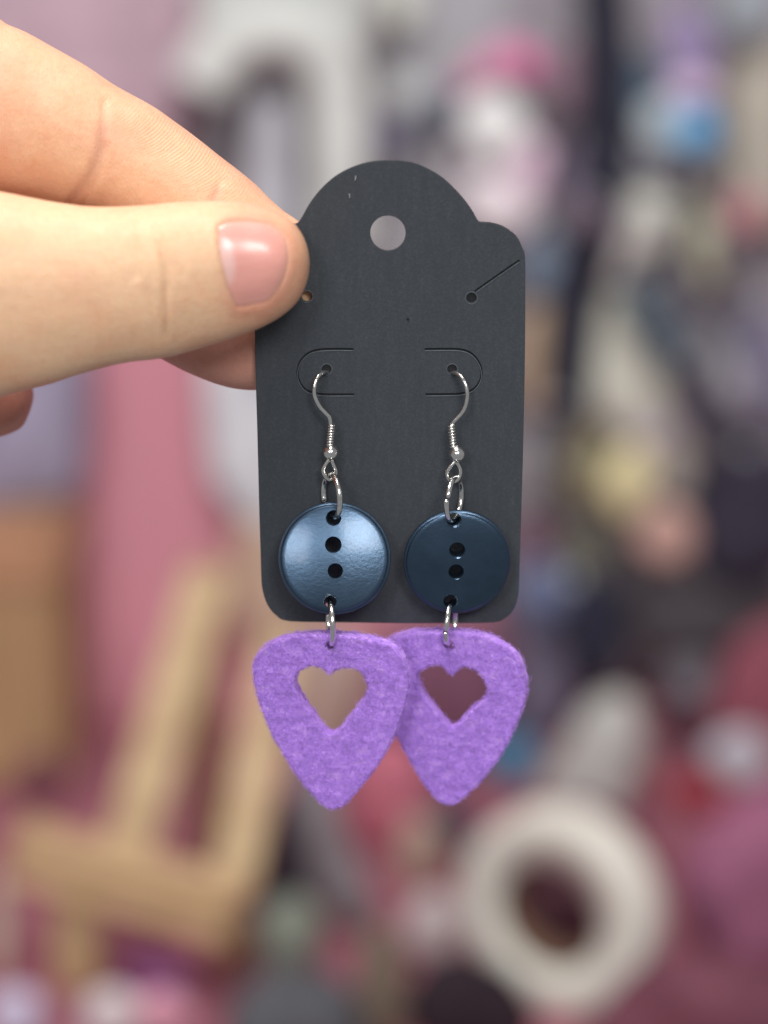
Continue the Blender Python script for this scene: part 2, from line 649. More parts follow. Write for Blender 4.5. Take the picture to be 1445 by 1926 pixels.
hung('dark_scrap', 'long black scrap hanging between stone and violet cloths', 'fabric', ell(1330, 780, 32, 100, -12, 7, 0.25), (70, 66, 78), 0.085)
hung('pale_scrap', 'pale stone scrap low beside the violet cloth', 'fabric', ell(1385, 735, 36, 40, 0, 7, 0.3), (140, 136, 142), 0.085)
hung('slate_scrap', 'slate blue scrap between black strap and purple cloth', 'fabric', ell(1205, 165, 42, 70, 0), (80, 96, 110), 0.05)
hung('purple_cloth', 'purple cloth hanging over the bright blue bundle', 'cloth',
     [(1255, 20), (1310, 15), (1345, 70), (1340, 160), (1320, 195), (1270, 180), (1255, 110)], (140, 126, 160), 0.06)
hung('lilac_scrap', 'pale lilac scrap at the lower end of the purple cloth', 'fabric', ell(1302, 170, 48, 26, 0), (190, 168, 194), 0.078)
hung('blue_bundle', 'bright sky blue bundle of cloth', 'cloth', ell(1312, 245, 46, 42, -20), (100, 156, 196), 0.08)
hung('pale_scrap', 'pale cyan grey scrap next to the bright blue bundle', 'fabric', ell(1245, 235, 44, 50, 20), (172, 182, 186), 0.06)
hung('beige_cloth', 'long beige cloth hanging behind the coral red scrap', 'cloth',
     [(1370, 80), (1440, 60), (1500, 90), (1500, 420), (1440, 440), (1385, 380), (1370, 230)], (164, 158, 146), 0.03)
hung('grey_cloth', 'pale bluish grey cloth above the long beige cloth', 'cloth', ell(1410, 20, 70, 70, 0), (138, 144, 150), 0.045)
hung('grey_scrap', 'soft grey scrap below the pale cyan scrap', 'fabric', ell(1205, 305, 50, 50, 0), (128, 126, 134), 0.05)
hung('cream_bundle', 'cream bundle of cloth beside the black strap', 'cloth', ell(1218, 420, 56, 66, 15), (216, 208, 194), 0.06)
hung('red_scrap', 'small dark red scrap touching the cream bundle', 'fabric', ell(1146, 398, 22, 24, 0), (120, 50, 60), 0.07)
hung('olive_cloth', 'long pale olive cloth hanging beside the cream bundle', 'cloth', ell(1322, 460, 36, 95, -12), (178, 176, 152), 0.06)
hung('coral_scrap', 'coral red scrap pinned on the long beige cloth', 'fabric', ell(1402, 400, 36, 40, 0), (184, 126, 132), 0.07)
hung('grey_scrap', 'brownish grey scrap above the pale olive cloth', 'fabric', ell(1340, 345, 34, 40, 0), (128, 120, 118), 0.05)
strap('grey_strap', 'dark grey strap slanting across the pale cloths', 'strap',
      [(1275, 400), (1280, 470), (1300, 540), (1340, 600)], (74, 70, 78), 40, 0.11)
strap('teal_strap', 'dark teal strap slanting below the cream bundle', 'strap',
      [(1190, 530), (1215, 580), (1250, 640), (1270, 680)], (62, 78, 90), 55, 0.11)
hung('cloth_drape', 'off white drape hanging below the cream bundle', 'cloth',
     [(1130, 560), (1180, 560), (1220, 650), (1270, 760), (1240, 820), (1130, 800), (1090, 720)], (182, 182, 170), 0.06)
hung('cloth_drape', 'grey drape between the two slanting straps', 'cloth',
     [(1240, 520), (1290, 540), (1370, 640), (1400, 760), (1320, 760), (1270, 660)], (132, 130, 136), 0.05)
hung('violet_cloth', 'dusky violet cloth hanging beside the grey drape', 'cloth', ell(1425, 690, 60, 130, 0), (108, 104, 122), 0.05)
hung('pink_grey_scrap', 'soft lilac grey scrap over the yellow bundle', 'fabric', ell(1215, 790, 60, 45, 0), (176, 164, 174), 0.07)
hung('olive_bundle', 'dull olive bundle beside the yellow one', 'cloth', ell(1100, 875, 55, 85, 0), (132, 126, 102), 0.06)
hung('yellow_bundle', 'soft yellow bundle of cloth', 'cloth', ell(1185, 905, 48, 72, 10), (200, 190, 148), 0.085)
hung('stone_cloth', 'warm grey cloth between the yellow bundle and black cloth', 'cloth', ell(1262, 855, 46, 90, -10), (154, 148, 142), 0.06)
hung('peach_bundle', 'peach pink bundle below the yellow one', 'cloth', ell(1255, 1000, 56, 58, 0), (182, 148, 138), 0.075)
hung('black_cloth', 'black cloth bunched beside the peach pink bundle', 'cloth',
     [(1330, 870), (1400, 830), (1480, 860), (1500, 1050), (1400, 1110), (1320, 1080), (1300, 970)], (48, 45, 58), 0.06)
hung('grey_scrap', 'light grey scrap beside the edge of the card', 'fabric', ell(1000, 880, 28, 70, 0), (156, 156, 156), 0.05)
hung('maroon_scrap', 'dull maroon scrap above the denim blue one', 'fabric', ell(1005, 1015, 36, 42, 0), (106, 66, 86), 0.06)
hung('denim_scrap', 'denim blue scrap behind the lower corner of the card', 'fabric', ell(1020, 1120, 56, 68, 0), (98, 106, 134), 0.06)
hung('dark_olive_scrap', 'dark olive grey scrap below the olive bundle', 'fabric', ell(1105, 1030, 60, 55, 0), (96, 94, 84), 0.05)
hung('navy_cloth', 'dark navy cloth hanging in the middle of the scraps', 'cloth',
     [(1080, 1080), (1150, 1090), (1180, 1180), (1150, 1280), (1080, 1270), (1070, 1180)], (40, 42, 56), 0.07)
hung('charcoal_cloth', 'charcoal cloth spread under the peach bundle', 'cloth',
     [(1190, 1080), (1300, 1070), (1480, 1090), (1490, 1180), (1330, 1230), (1200, 1220)], (74, 70, 74), 0.05)
# ---- left wall
hung('lavender_cloth', 'greyish lavender cloth hanging under the hand', 'cloth',
     [(-60, 560), (60, 560), (165, 570), (170, 760), (150, 930), (60, 960), (-60, 950)], (138, 132, 152), 0.02)
hung('white_paper', 'white sheet hanging on the pink wall behind the fingertips', 'paper',
     [(385, 560), (480, 550), (580, 560), (585, 800), (580, 990), (490, 1010), (430, 950), (392, 880)], (190, 192, 196), 0.03, 0.012, 0.1)
hung('beige_cloth', 'beige cloth below the white sheet', 'cloth',
     [(440, 1000), (520, 990), (590, 1010), (600, 1130), (560, 1260), (470, 1230), (430, 1120)], (168, 142, 124), 0.03)

# ================================================================== THINGS ON THE TABLE


def bar(name, a, b, w, h, mat, parent, up=Vector((0, 0, 1))):
    """bevelled wooden bar from a to b"""
    ax = (b - a)
    L = ax.length
    ax.normalize()
    side = ax.cross(up).normalized()
    u2 = side.cross(ax).normalized()
    bm = bmesh.new()
    bmesh.ops.create_cube(bm, size=1)
    for v in bm.verts:
        v.co = (a + b) / 2 + ax * (v.co.x * L) + side * (v.co.y * w) + u2 * (v.co.z * h)
    bmesh.ops.bevel(bm, geom=bm.edges[:], offset=min(w, h) * 0.12, segments=2, affect='EDGES')
    me = bpy.data.meshes.new(name)
    bm.to_mesh(me)
    bm.free()
    return link(name, me, mat, parent)


# wooden easel
ye = table_y(250, 1850)
e = empty('wooden_easel', (P(250, 1850, ye).x, ye, 0))
tag(e, 'pale wooden easel with a wide front ledge and leaning struts', 'easel')
bar('ledge', P(45, 1600, ye), P(445, 1715, ye - 0.03), 0.024, 0.022, M_WOOD, e)
bar('strut', P(245, 1590, ye + 0.018), P(395, 1080, ye + 0.09), 0.018, 0.020, M_WOOD, e, Vector((1, 0, 0)))
bar('strut', P(440, 1665, ye), P(530, 1210, ye + 0.07), 0.016, 0.017, M_WOOD, e, Vector((1, 0, 0)))
a = P(150, 1640, ye)
bar('foot', a, Vector((a.x - 0.003, ye, 0)), 0.022, 0.026, M_WOOD, e, Vector((0, 1, 0)))
a = P(405, 1710, ye - 0.025)
bar('foot', a, Vector((a.x + 0.004, ye + 0.03, 0)), 0.014, 0.014, M_WOOD, e, Vector((0, 1, 0)))
a = P(395, 1080, ye + 0.09)
bar('rear_leg', a, Vector((a.x - 0.01, min(YW - 0.03, ye + 0.17), 0)), 0.016, 0.016, M_WOOD, e, Vector((1, 0, 0)))

# orange brown storage box
yb = YW - 0.075
c0, c1 = P(-60, 985, yb), P(142, 1265, yb)
b = empty('storage_box', ((c0.x + c1.x) / 2, yb, 0))
tag(b, 'orange brown storage box with lid standing against the pink wall', 'box')
M_BOX = plain_mat('box_card', lin((178, 142, 104)), 0.8, 20, 0.15)
bar('box_body', Vector(((c0.x + c1.x) / 2, yb, 0.0)), Vector(((c0.x + c1.x) / 2, yb, c0.z)), (c1.x - c0.x), 0.12, M_BOX, b, Vector((0, 1, 0)))
bar('box_lid', Vector(((c0.x + c1.x) / 2, yb, c0.z - 0.03)), Vector(((c0.x + c1.x) / 2, yb, c0.z + 0.004)), (c1.x - c0.x) + 0.008, 0.128,
    plain_mat('box_lid_card', lin((180, 136, 104)), 0.8, 20, 0.15), b, Vector((0, 1, 0)))

# the tape roll
yt = table_y(1075, 1885)
tc = P(1056, 1706, yt)
R = tc.z
roll = empty('tape_roll', (tc.x, yt, 0))
tag(roll, 'thick cream roll of tape standing on its rim', 'tape roll')
W2 = 0.012
prof = [(R * 0.55, -W2), (R * 0.985, -W2), (R, -W2 * 0.92), (R, W2 * 0.92), (R * 0.985, W2), (R * 0.55, W2)]
M_TAPE = plain_mat('tape', lin((228, 228, 216)), 0.55, 60, 0.07)
rm = lathe_mesh('tape_winding', prof, 64)
core = lathe_mesh('cardboard_core', [(R * 0.51, -W2 * 0.98), (R * 0.549, -W2 * 0.98), (R * 0.549, W2 * 0.98), (R * 0.51, W2 * 0.98)], 64)
rot = Matrix.Translation((tc.x, yt, R)) @ Matrix.Rotation(math.radians(-33), 4, 'Z')
for me, nm, mt in ((rm, 'tape_winding', M_TAPE), (core, 'cardboard_core', plain_mat('core_card', lin((112, 86, 68)), 0.85, 60, 0.1))):
    me.transform(rot)
    link(nm, me, mt, roll)

# soft heaps on the table
S = standing
S('sand_cloth', 'sandy beige cloth behind the easel strut and beige cloth', 'cloth',
  [(540, 1190), (640, 1180), (690, 1230), (690, 1330), (650, 1420), (570, 1420), (530, 1300)], (168, 144, 134))
S('plum_cloth', 'dull plum cloth standing behind the teal blue scrap', 'cloth',
  [(730, 1190), (840, 1150), (960, 1180), (960, 1320), (920, 1420), (780, 1430), (720, 1300)], (112, 74, 92))
S('dark_maroon_cloth', 'dark maroon cloth behind the hole of the tape roll', 'cloth',
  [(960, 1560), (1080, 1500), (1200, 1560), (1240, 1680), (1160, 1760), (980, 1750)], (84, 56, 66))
S('grey_cloth', 'pale grey cloth draped behind the tape roll', 'cloth',
  [(1010, 1480), (1060, 1400), (1110, 1320), (1180, 1300), (1215, 1380), (1190, 1470), (1150, 1560), (1050, 1560)], (168, 168, 164))
S('teal_scrap', 'teal blue scrap beside the purple felt pendant', 'fabric', ell(965, 1425, 50, 48, 0), (70, 122, 152))
S('slate_violet_cloth', 'slate violet cloth heaped below the denim scrap', 'cloth', ell(1010, 1290, 70, 110, 0), (104, 98, 116))
S('olive_ribbon', 'olive ribbon bundle behind the tape roll', 'ribbon', ell(1190, 1430, 28, 50, 10), (128, 122, 92))
S('grey_yarn_ball', 'light grey yarn ball on the dark red cloth', 'yarn ball', ell(1300, 1268, 50, 52, 0, 11, 0.04), (156, 158, 166))
S('red_cloth', 'deep red cloth folded beside the pale grey box', 'cloth',
  [(1330, 1330), (1370, 1230), (1420, 1180), (1500, 1170), (1500, 1420), (1400, 1440), (1330, 1430)], (128, 72, 84))
S('rose_cloth', 'dusty rose cloth heaped against the deep red cloth', 'cloth', ell(1435, 1310, 46, 110, 0), (160, 104, 116))
S('plum_cloth', 'dark plum cloth under the light grey yarn ball', 'cloth', ell(1310, 1365, 60, 42, 0), (70, 48, 60))
S('fabric_bundle', 'small pale grey boxy bundle beside the deep red cloth', 'bundle', ell(1390, 1425, 62, 52, 0, 11, 0.05), (178, 178, 186))
S('red_scrap', 'bright red scrap under the pale grey bundle', 'fabric', ell(1310, 1490, 60, 36, 10), (138, 50, 58))
S('pink_cushion', 'mauve pink cushion shaped bundle beside the tape roll', 'cushion',
  [(1290, 1600), (1380, 1520), (1500, 1480), (1510, 1760), (1420, 1830), (1320, 1790), (1280, 1700)], (132, 82, 106), 0.06)
S('plum_cloth', 'long dark plum cloth crumpled in front of the mauve cushion', 'cloth',
  [(1200, 1830), (1300, 1790), (1500, 1850), (1520, 1980), (1180, 1990), (1100, 1950)], (98, 58, 70), 0.06)
S('pink_cloth', 'dusty pink cloth seen between the two purple pendants', 'cloth',
  [(660, 1420), (730, 1380), (800, 1420), (800, 1540), (740, 1600), (660, 1570)], (180, 104, 120))
S('slate_cloth', 'dark slate cloth between the pink cloth and the tape roll', 'cloth', ell(845, 1560, 44, 62, 10), (66, 58, 72))
S('fabric_bundle', 'beige fabric bundle behind the pale grey bundle', 'bundle', ell(790, 1605, 44, 74, 0), (156, 134, 122))
S('grey_bundle', 'pale grey bundle touching the tape roll', 'bundle', ell(815, 1745, 60, 66, 0, 10, 0.06), (164, 154, 154))
S('black_cloth', 'black cloth crumpled in front of the pale grey bundle', 'cloth',
  [(790, 1830), (860, 1790), (960, 1830), (1010, 1920), (960, 1970), (800, 1960), (760, 1900)], (38, 30, 36))
S('brown_cloth', 'brown olive cloth beside the black cloth', 'cloth', ell(720, 1850, 52, 120, 0), (100, 90, 78))
S('black_fabric', 'black fabric heap next to the wooden easel', 'cloth',
  [(520, 1520), (560, 1480), (600, 1560), (610, 1680), (540, 1740), (470, 1760), (490, 1640)], (50, 43, 52))
S('grey_drape', 'mid grey cloth slanting beside the black fabric heap', 'cloth',
  [(560, 1420), (620, 1440), (650, 1560), (710, 1690), (690, 1760), (620, 1720), (570, 1600)], (122, 116, 120))
S('green_grey_cloth', 'green grey cloth heap in front of the black fabric', 'cloth', ell(545, 1760, 66, 82, 0), (110, 116, 106))
S('charcoal_heap', 'charcoal cloth heap in front of the green grey cloth', 'cloth',
  [(450, 1870), (530, 1830), (640, 1840), (690, 1930), (660, 2000), (450, 2000), (420, 1940)], (76, 78, 82), 0.05)
S('purple_cloth', 'purple cloth strip in front of the wooden easel', 'cloth', ell(300, 1835, 70, 36, 10), (126, 76, 122))
S('white_scrap', 'white crumpled scrap in front of the wooden easel', 'fabric', ell(205, 1910, 58, 52, 0), (190, 180, 182))
S('pink_scrap', 'pale pink scrap next to the white crumpled one', 'fabric', ell(310, 1905, 58, 42, 0), (186, 134, 150))
S('lavender_scrap', 'pale lavender scrap near the white crumpled scrap', 'fabric', ell(30, 1915, 56, 60, 0), (176, 170, 190))
S('maroon_scrap', 'dull brown red knot of cloth below the storage box', 'fabric', ell(75, 1465, 42, 50, 0), (108, 66, 76))
S('fabric_bundle', 'cream upright bundle at the end of the easel ledge', 'bundle', ell(-2, 1740, 24, 110, 0), (168, 156, 140))

# ================================================================== EARRING CARD
def to2(px, py, y=0.0):
    p = P(px, py, y)
    return (p.x / MM, (p.z - CZ) / MM)


OUT = [(734, 301), (700, 303.5), (671, 311), (646, 322), (623, 337), (600, 359), (582, 383), (568, 408),
       (560, 419), (548, 421), (530, 424), (510, 431), (494, 445), (484, 462), (480, 483),
       (479.6, 560), (480, 640), (481.6, 720), (484, 800), (486, 880), (488, 960), (490.5, 1040), (492, 1090),
       (495, 1113), (504, 1138), (520, 1157), (545, 1168),
       (640, 1170), (735, 1171), (830, 1171), (925, 1170),
       (950, 1162), (966, 1146), (974, 1124), (976.5, 1100),
       (978, 1040), (980.5, 960), (983, 880), (985, 800), (987, 700), (988, 600), (988, 540), (987.5, 483),
       (983, 467), (971, 443.5), (947, 426), (925, 419), (908, 417.5), (900, 416),
       (893, 405), (888, 396), (868, 369), (833, 334), (793, 311), (764, 303)]
outline = [(v.x, v.y) for v in smooth_path([Vector((*to2(*p), 0)) for p in OUT], 3, True)]


def hole(px, py, r, n=28):
    c = to2(px, py)
    return circle(c[0], c[1], r * 0.09, n)


def slot(pts, w):
    """thin closed loop along px path"""
    c = [Vector((*to2(*p), 0)) for p in pts]
    c = smooth_path(c, 5)
    L, Rr = [], []
    for i, p in enumerate(c):
        t = (c[min(i + 1, len(c) - 1)] - c[max(i - 1, 0)]).normalized()
        nn = Vector((-t.y, t.x, 0))
        L.append(p + nn * w / 2); Rr.append(p - nn * w / 2)
    return [(v.x, v.y) for v in L] + [(v.x, v.y) for v in reversed(Rr)]


holes = [hole(730, 438, 32, 48), hole(577.5, 557, 9.5)]
pits = [hole(887, 560, 9.0), hole(614.5, 694, 8.5), hole(850.5, 694, 8.5)]      # pierced dimples, closed by the core, which is blackened for shade inside them
slits = [slot([(893, 548), (920, 529), (950, 508), (977, 489.5)], 0.30),
         slot([(571, 546), (545, 528), (518, 509), (490, 489.5)], 0.30),
         slot([(665, 656.5), (630, 656), (600, 657.5), (580, 664), (565, 680), (560, 700), (564, 718), (575, 732), (592, 739), (615, 741.5), (666, 741.5)], 0.30),
         slot([(799, 656.5), (835, 656), (866, 657), (886, 664), (900, 680), (906, 700), (902, 718), (890, 732), (872, 739), (850, 741), (801, 741.5)], 0.30)]
TH = 0.26
card = empty('earring_card', (0, 0, P(734, 1170, 0).z))
tag(card, 'charcoal grey die-cut paper card with rounded arch top and hang hole', 'earring card')
me = fill_mesh('card_front', [outline] + holes + pits + slits, TH / 2, 0.085, 3)
me.transform(Matrix.Translation((0, 0, 0)))
scale_mesh(me, MM)
me.transform(Matrix.Translation((0, -TH / 2 * MM, CZ)))
link('card_front', me, M_CARD, card)
me = fill_mesh('card_back', [outline] + holes, 0.12, 0.03, 1)
scale_mesh(me, MM)
me.transform(Matrix.Translation((0, (0.12 + 0.015) * MM, CZ)))
link('card_back', me, M_SHADED_CORE, card)
# burrs: fibre raised along cuts and round dimples, paler to paint the lit lip
M_LIT_BURR = plain_mat('lit_burr_fibre', (0.085, 0.095, 0.112), 0.8, 900, 0.3, 0.0001)


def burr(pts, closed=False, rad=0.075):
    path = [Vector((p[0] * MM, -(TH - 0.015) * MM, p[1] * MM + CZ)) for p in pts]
    link('lit_cut_burr', tube_mesh('lit_cut_burr', path, rad * MM, 6, closed), M_LIT_BURR, card)


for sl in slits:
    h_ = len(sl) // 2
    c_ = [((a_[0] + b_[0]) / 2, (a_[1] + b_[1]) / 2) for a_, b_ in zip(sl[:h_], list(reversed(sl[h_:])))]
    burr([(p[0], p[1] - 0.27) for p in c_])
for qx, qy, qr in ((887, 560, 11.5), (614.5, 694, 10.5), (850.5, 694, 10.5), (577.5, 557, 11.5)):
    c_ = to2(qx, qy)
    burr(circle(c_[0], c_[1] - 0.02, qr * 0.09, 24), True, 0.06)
# lint and a small dark fleck on the paper
for (ax, ay, bx, by, mt) in ((669, 331, 667.5, 340, 0), (657, 365, 657.5, 373, 0), (766, 598, 768, 601, 1)):
    y = -(TH + 0.03) * MM
    me = tube_mesh('lint', smooth_path([P(ax, ay, y), P((ax + bx) / 2 + 0.8, (ay + by) / 2, y - 0.00008), P(bx, by, y)], 3),
                   0.00005 if not mt else 0.00018, 6)
    link('lint', me, M_SHADED_CORE if mt else plain_mat('lint', (0.5, 0.5, 0.5)), card)

# ================================================================== EARRINGS
def px_path(pts):
    """(px, py, y_mm) -> world points"""
    return [P(a, b, c * MM) for a, b, c in pts]


def ring_mesh(name, cx, cy, ymm, rv, hx, front, rad=0.49, gap_at=2.2):
    """jump ring: rv half height px, hx half width px, front=+1 if its near half is on the right"""
    c = P(cx, cy, ymm * MM)
    r = rv * PXM
    x = hx * PXM
    d = Vector((front * x, -math.sqrt(max(r * r - x * x, 0)), 0)).normalized()
    n = 60
    gap = 0.06
    path = []
    for k in range(n + 1):
        t = gap_at + gap / 2 + (2 * math.pi - gap) * k / n
        path.append(c + d * (r * math.cos(t)) + Vector((0, 0, 1)) * (r * math.sin(t))
                    + Vector((d.y, -d.x, 0)) * (0.00022 * (k / n - 0.5)))
    rr = [rad * MM * (0.72 if k in (0, n) else 1) for k in range(n + 1)]
    return tube_mesh(name, path, rr, 14)


def make_button(name, cx, cy, R_px, ymm, tiltx, tiltz, holes_px, parent):
    """turned button with four countersunk holes; tilts in degrees about x and z"""
    c = P(cx, cy, ymm * MM)
    Rm = R_px * 0.09
    T = 1.15
    DH = 0.80
    prof = [(0.0001, -T - DH)] + [(Rm * q_, -T - DH * (1 - (q_ / 0.93) ** 2)) for q_ in (0.12, 0.24, 0.36, 0.48, 0.6, 0.7, 0.8, 0.87, 0.91)] + [(Rm * 0.935, -T + 0.05),
            (Rm * 0.95, -T + 0.28), (Rm * 0.965, -T + 0.36), (Rm * 0.99, -T + 0.42), (Rm, -T + 0.55), (Rm * 1.0, -T + 0.9), (Rm * 0.985, -T + 1.15), (Rm * 0.93, T * 0.85),
            (Rm * 0.8, T), (0.0001, T)]
    me = lathe_mesh(name, prof, 128, False)
    o = bpy.data.objects.new('tmp', me)
    COL.objects.link(o)
    cutters = []
    Rinv = (Matrix.Rotation(math.radians(tiltz), 4, 'Z') @ Matrix.Rotation(math.radians(tiltx), 4, 'X')).inverted()
    for hx, hy, hr in holes_px:
        # where the line of sight crosses the tilted front face
        n = (Matrix.Rotation(math.radians(tiltz), 4, 'Z') @ Matrix.Rotation(math.radians(tiltx), 4, 'X')) @ Vector((0, -1, 0))
        fr = c + n * ((T + 0.4) * MM)
        d = ray(hx, hy)
        q = CAM + d * ((fr - CAM).dot(n) / d.dot(n))
        loc = (Rinv @ (q - c)) / MM
        h = hr * 0.09
        FZ = -T - DH * (1 - min(1, (math.hypot(loc.x, loc.z) / Rm / 0.93)) ** 2)
        cm = lathe_mesh('cut', [(0.0001, -4), (h * 1.9, -4), (h * 1.34, FZ - 0.2), (h * 1.2, FZ - 0.04), (h * 1.06, FZ + 0.12), (h * 0.97, FZ + 0.34), (h * 0.95, FZ + 0.6), (h * 0.95, T + 2), (0.0001, T + 2)], 40, False)
        co = bpy.data.objects.new('cut', cm)
        COL.objects.link(co)
        co.location = (loc.x, 0, loc.z)
        md = o.modifiers.new('b', 'BOOLEAN')
        md.operation = 'DIFFERENCE'
        md.object = co
        md.solver = 'EXACT'
        cutters.append(co)
    me2 = eval_mesh(o)
    for co in cutters:
        bpy.data.objects.remove(co)
    me2.polygons.foreach_set('use_smooth', [True] * len(me2.polygons))
    me2.set_sharp_from_angle(angle=math.radians(38))
    scale_mesh(me2, MM)
    me2.transform(Matrix.Translation(c) @ Rinv.inverted())
    return link(name, me2, M_BUTTON, parent)


def make_felt(outline_px, hole_px, heart_px, ymm, tiltx, parent, seed, nf=15000, yaw=-9):
    cx = sum(p[0] for p in outline_px) / len(outline_px)
    hc = P(hole_px[0], hole_px[1], ymm * MM)

    def q(px, py):
        p = P(px, py, ymm * MM)
        return Vector(((p.x - hc.x) / MM, (p.z - hc.z) / MM * 0.975, 0))
    lo = [(v.x, v.y) for v in smooth_path([q(*p) for p in outline_px], 6, True)]
    # the heart: cusp and tip stay sharp
    hcx = sum(p[0] for p in heart_px) / len(heart_px); hcy = sum(p[1] for p in heart_px) / len(heart_px)
    h = [q(hcx - 1 + (p[0] - hcx) * 1.08, hcy + (p[1] - hcy) * 1.17 + (5 if i_ == 0 else 0)) for i_, p in enumerate(heart_px)]   # cut a little wider than what shows through
    n = len(h)
    tip = max(range(n), key=lambda i: heart_px[i][1])
    left = smooth_path(h[:tip + 1], 6)
    right = smooth_path(h[tip:] + [h[0]], 6)
    hl = [(v.x, v.y) for v in left[:-1] + right[:-1]]
    hr = hole_px[2] * 0.09
    ho = circle(0, 0, hr, 24)
    half = 1.55
    me = fill_mesh('felt', [lo, ho, hl], half, 0.22, 2)
    o = bpy.data.objects.new('tmp', me)
    COL.objects.link(o)
    md = o.modifiers.new('r', 'REMESH'); md.mode = 'VOXEL'; md.voxel_size = 0.17
    ms = o.modifiers.new('s', 'SMOOTH'); ms.factor = 0.5; ms.iterations = 3
    me = eval_mesh(o)
    nv = len(me.vertices)
    co = np.empty(nv * 3); me.vertices.foreach_get('co', co); co = co.reshape(-1, 3)
    no = np.empty(nv * 3); me.vertex_normals.foreach_get('vector', no); no = no.reshape(-1, 3)
    disp = np.array([0.10 * mnoise.noise(Vector((v[0] * 0.55 + seed, v[1], v[2] * 0.55))) + 0.05 * mnoise.noise(Vector((v[0] * 2.1, v[1] * 2.1 + seed, v[2] * 2.1))) for v in co])
    co2 = co + no * disp[:, None]
    me.vertices.foreach_set('co', co2.ravel())
    me.update()
    me.polygons.foreach_set('use_smooth', [True] * len(me.polygons))
    scale_mesh(me, MM)
    Mx = Matrix.Translation(hc) @ Matrix.Rotation(math.radians(yaw), 4, 'Z') @ Matrix.Rotation(math.radians(tiltx), 4, 'X')
    me.transform(Mx)
    me.update()
    pend = link('felt_pendant', me, M_FELT, parent)
    # loose wool fibres lying on and standing off the surface
    me.calc_loop_triangles()
    npoly = len(me.polygons)
    cen = np.empty(npoly * 3); me.polygons.foreach_get('center', cen); cen = cen.reshape(-1, 3)
    nor = np.empty(npoly * 3); me.polygons.foreach_get('normal', nor); nor = nor.reshape(-1, 3)
    keep = np.where((nor[:, 1] < 0.35) & ((np.abs(nor[:, 1]) > 0.55) | (rng.random(npoly) < 0.22)))[0]
    idx = rng.choice(keep, nf)
    verts, faces = [], []
    for i in idx:
        nn = Vector(nor[i]); c = Vector(cen[i]) + Vector(rng.normal(0, 0.06 * MM, 3))
        t = Vector(rng.normal(0, 1, 3)); t = (t - nn * t.dot(nn)).normalized()
        bn = nn.cross(t)
        stray = rng.random() < 0.12
        L = rng.uniform(0.5, 1.5) * MM
        w = rng.uniform(0.014, 0.028) * MM
        curl = rng.normal(0, 0.45)
        edge = abs(nn.y) < 0.8
        lift = rng.uniform(0.02, 0.14) * MM * (1.6 if edge else 1) * (1.7 if stray else 1)
        base = len(verts)
        K = 5
        for k in range(K):
            s = k / (K - 1)
            ang = curl * (s - 0.5) * 2
            p = c + t * (L * (s - 0.5)) + bn * (L * 0.35 * curl * (s - 0.5) ** 2 * 4) + nn * (lift * math.sin(math.pi * s) + (lift * 1.5 * s if edge else 0))
            ww = w * (0.5 if k in (0, K - 1) else 1)
            verts.append(p + bn * ww + nn * (-0.4 * ww)); verts.append(p - bn * ww + nn * (-0.4 * ww)); verts.append(p + nn * ww)
        for k in range(K - 1):
            a = base + k * 3
            for u, v in ((0, 1), (1, 2), (2, 0)):
                faces.append((a + u, a + v, a + 3 + v, a + 3 + u))
    fm = mesh_from('wool_fibres', verts, faces)
    f = link('wool_fibres', fm, M_FIB, pend)
    tag(f, kind='stuff')
    return pend


M_FIB = felt_mat('wool_fibre', 1.12)


def make_wire(path_px, coil, bead, loop_px, parent):
    me = tube_mesh('ear_wire', smooth_path(px_path(path_px), 6), 0.36 * MM, 12)
    wire = link('ear_wire', me, M_METAL, parent)
    a, b = P(coil[0][0], coil[0][1], coil[0][2] * MM), P(coil[1][0], coil[1][1], coil[1][2] * MM)
    ax = (b - a); L = ax.length; ax.normalize()
    s1 = ax.cross(Vector((0, 1, 0))).normalized(); s2 = ax.cross(s1)
    turns = 8
    pts = []
    for k in range(turns * 14 + 1):
        t = 2 * math.pi * k / 14
        pts.append(a + ax * (L * k / (turns * 14)) + s1 * (0.5 * MM * math.cos(t)) + s2 * (0.5 * MM * math.sin(t)))
    link('coil', tube_mesh('coil', pts, 0.22 * MM, 8), M_METAL, wire)
    bc = P(bead[0], bead[1], bead[2] * MM)
    r = bead[3] * 0.09
    prof = [(r * 0.33, -r * 0.98), (r * 0.40, -r * 0.93)] + [(r * math.cos(t), r * math.sin(t)) for t in np.linspace(-1.12, 1.12, 17)] + [(r * 0.40, r * 0.93), (r * 0.33, r * 0.98)]
    bm_ = lathe_mesh('bead', prof, 40)
    scale_mesh(bm_, MM)
    bm_.transform(Matrix.Translation(bc) @ Matrix.Rotation(math.pi / 2, 4, 'X'))
    link('bead', bm_, M_METAL, wire)
    link('wire_loop', tube_mesh('wire_loop', smooth_path(px_path(loop_px), 6, True), 0.34 * MM, 12, True), M_METAL, wire)
    return wire


# ---- earring whose button catches the light
e1 = empty('earring', P(624, 700, -3.5 * MM))
tag(e1, 'earring with shiny bright blue button, its purple felt pick overlapping the other', 'earring', 'pair of earrings on the card')
make_wire([(628, 790, 3.4), (627, 745, 3.0), (625, 716, 2.2), (620, 702, 0.9), (613, 699, -0.8), (603, 704, -2.0), (595.6, 713, -2.8), (592, 726, -3.2),
           (591.5, 740, -3.4), (595.6, 753, -3.5), (603, 766, -3.5), (613, 777, -3.5), (620, 785, -3.5), (622, 797, -3.5), (622, 820, -3.5), (622, 850, -3.5)],
          ((624, 799, -3.5), (620.5, 839, -3.5)), (622.5, 851, -3.5, 14.8),
          [(620, 862, -3.5), (613.5, 872, -3.6), (608, 883, -3.7), (611, 894, -3.7), (619, 902, -3.6), (628, 898, -3.5), (632, 888, -3.4), (627, 873, -3.4), (622, 862, -3.4)], e1)
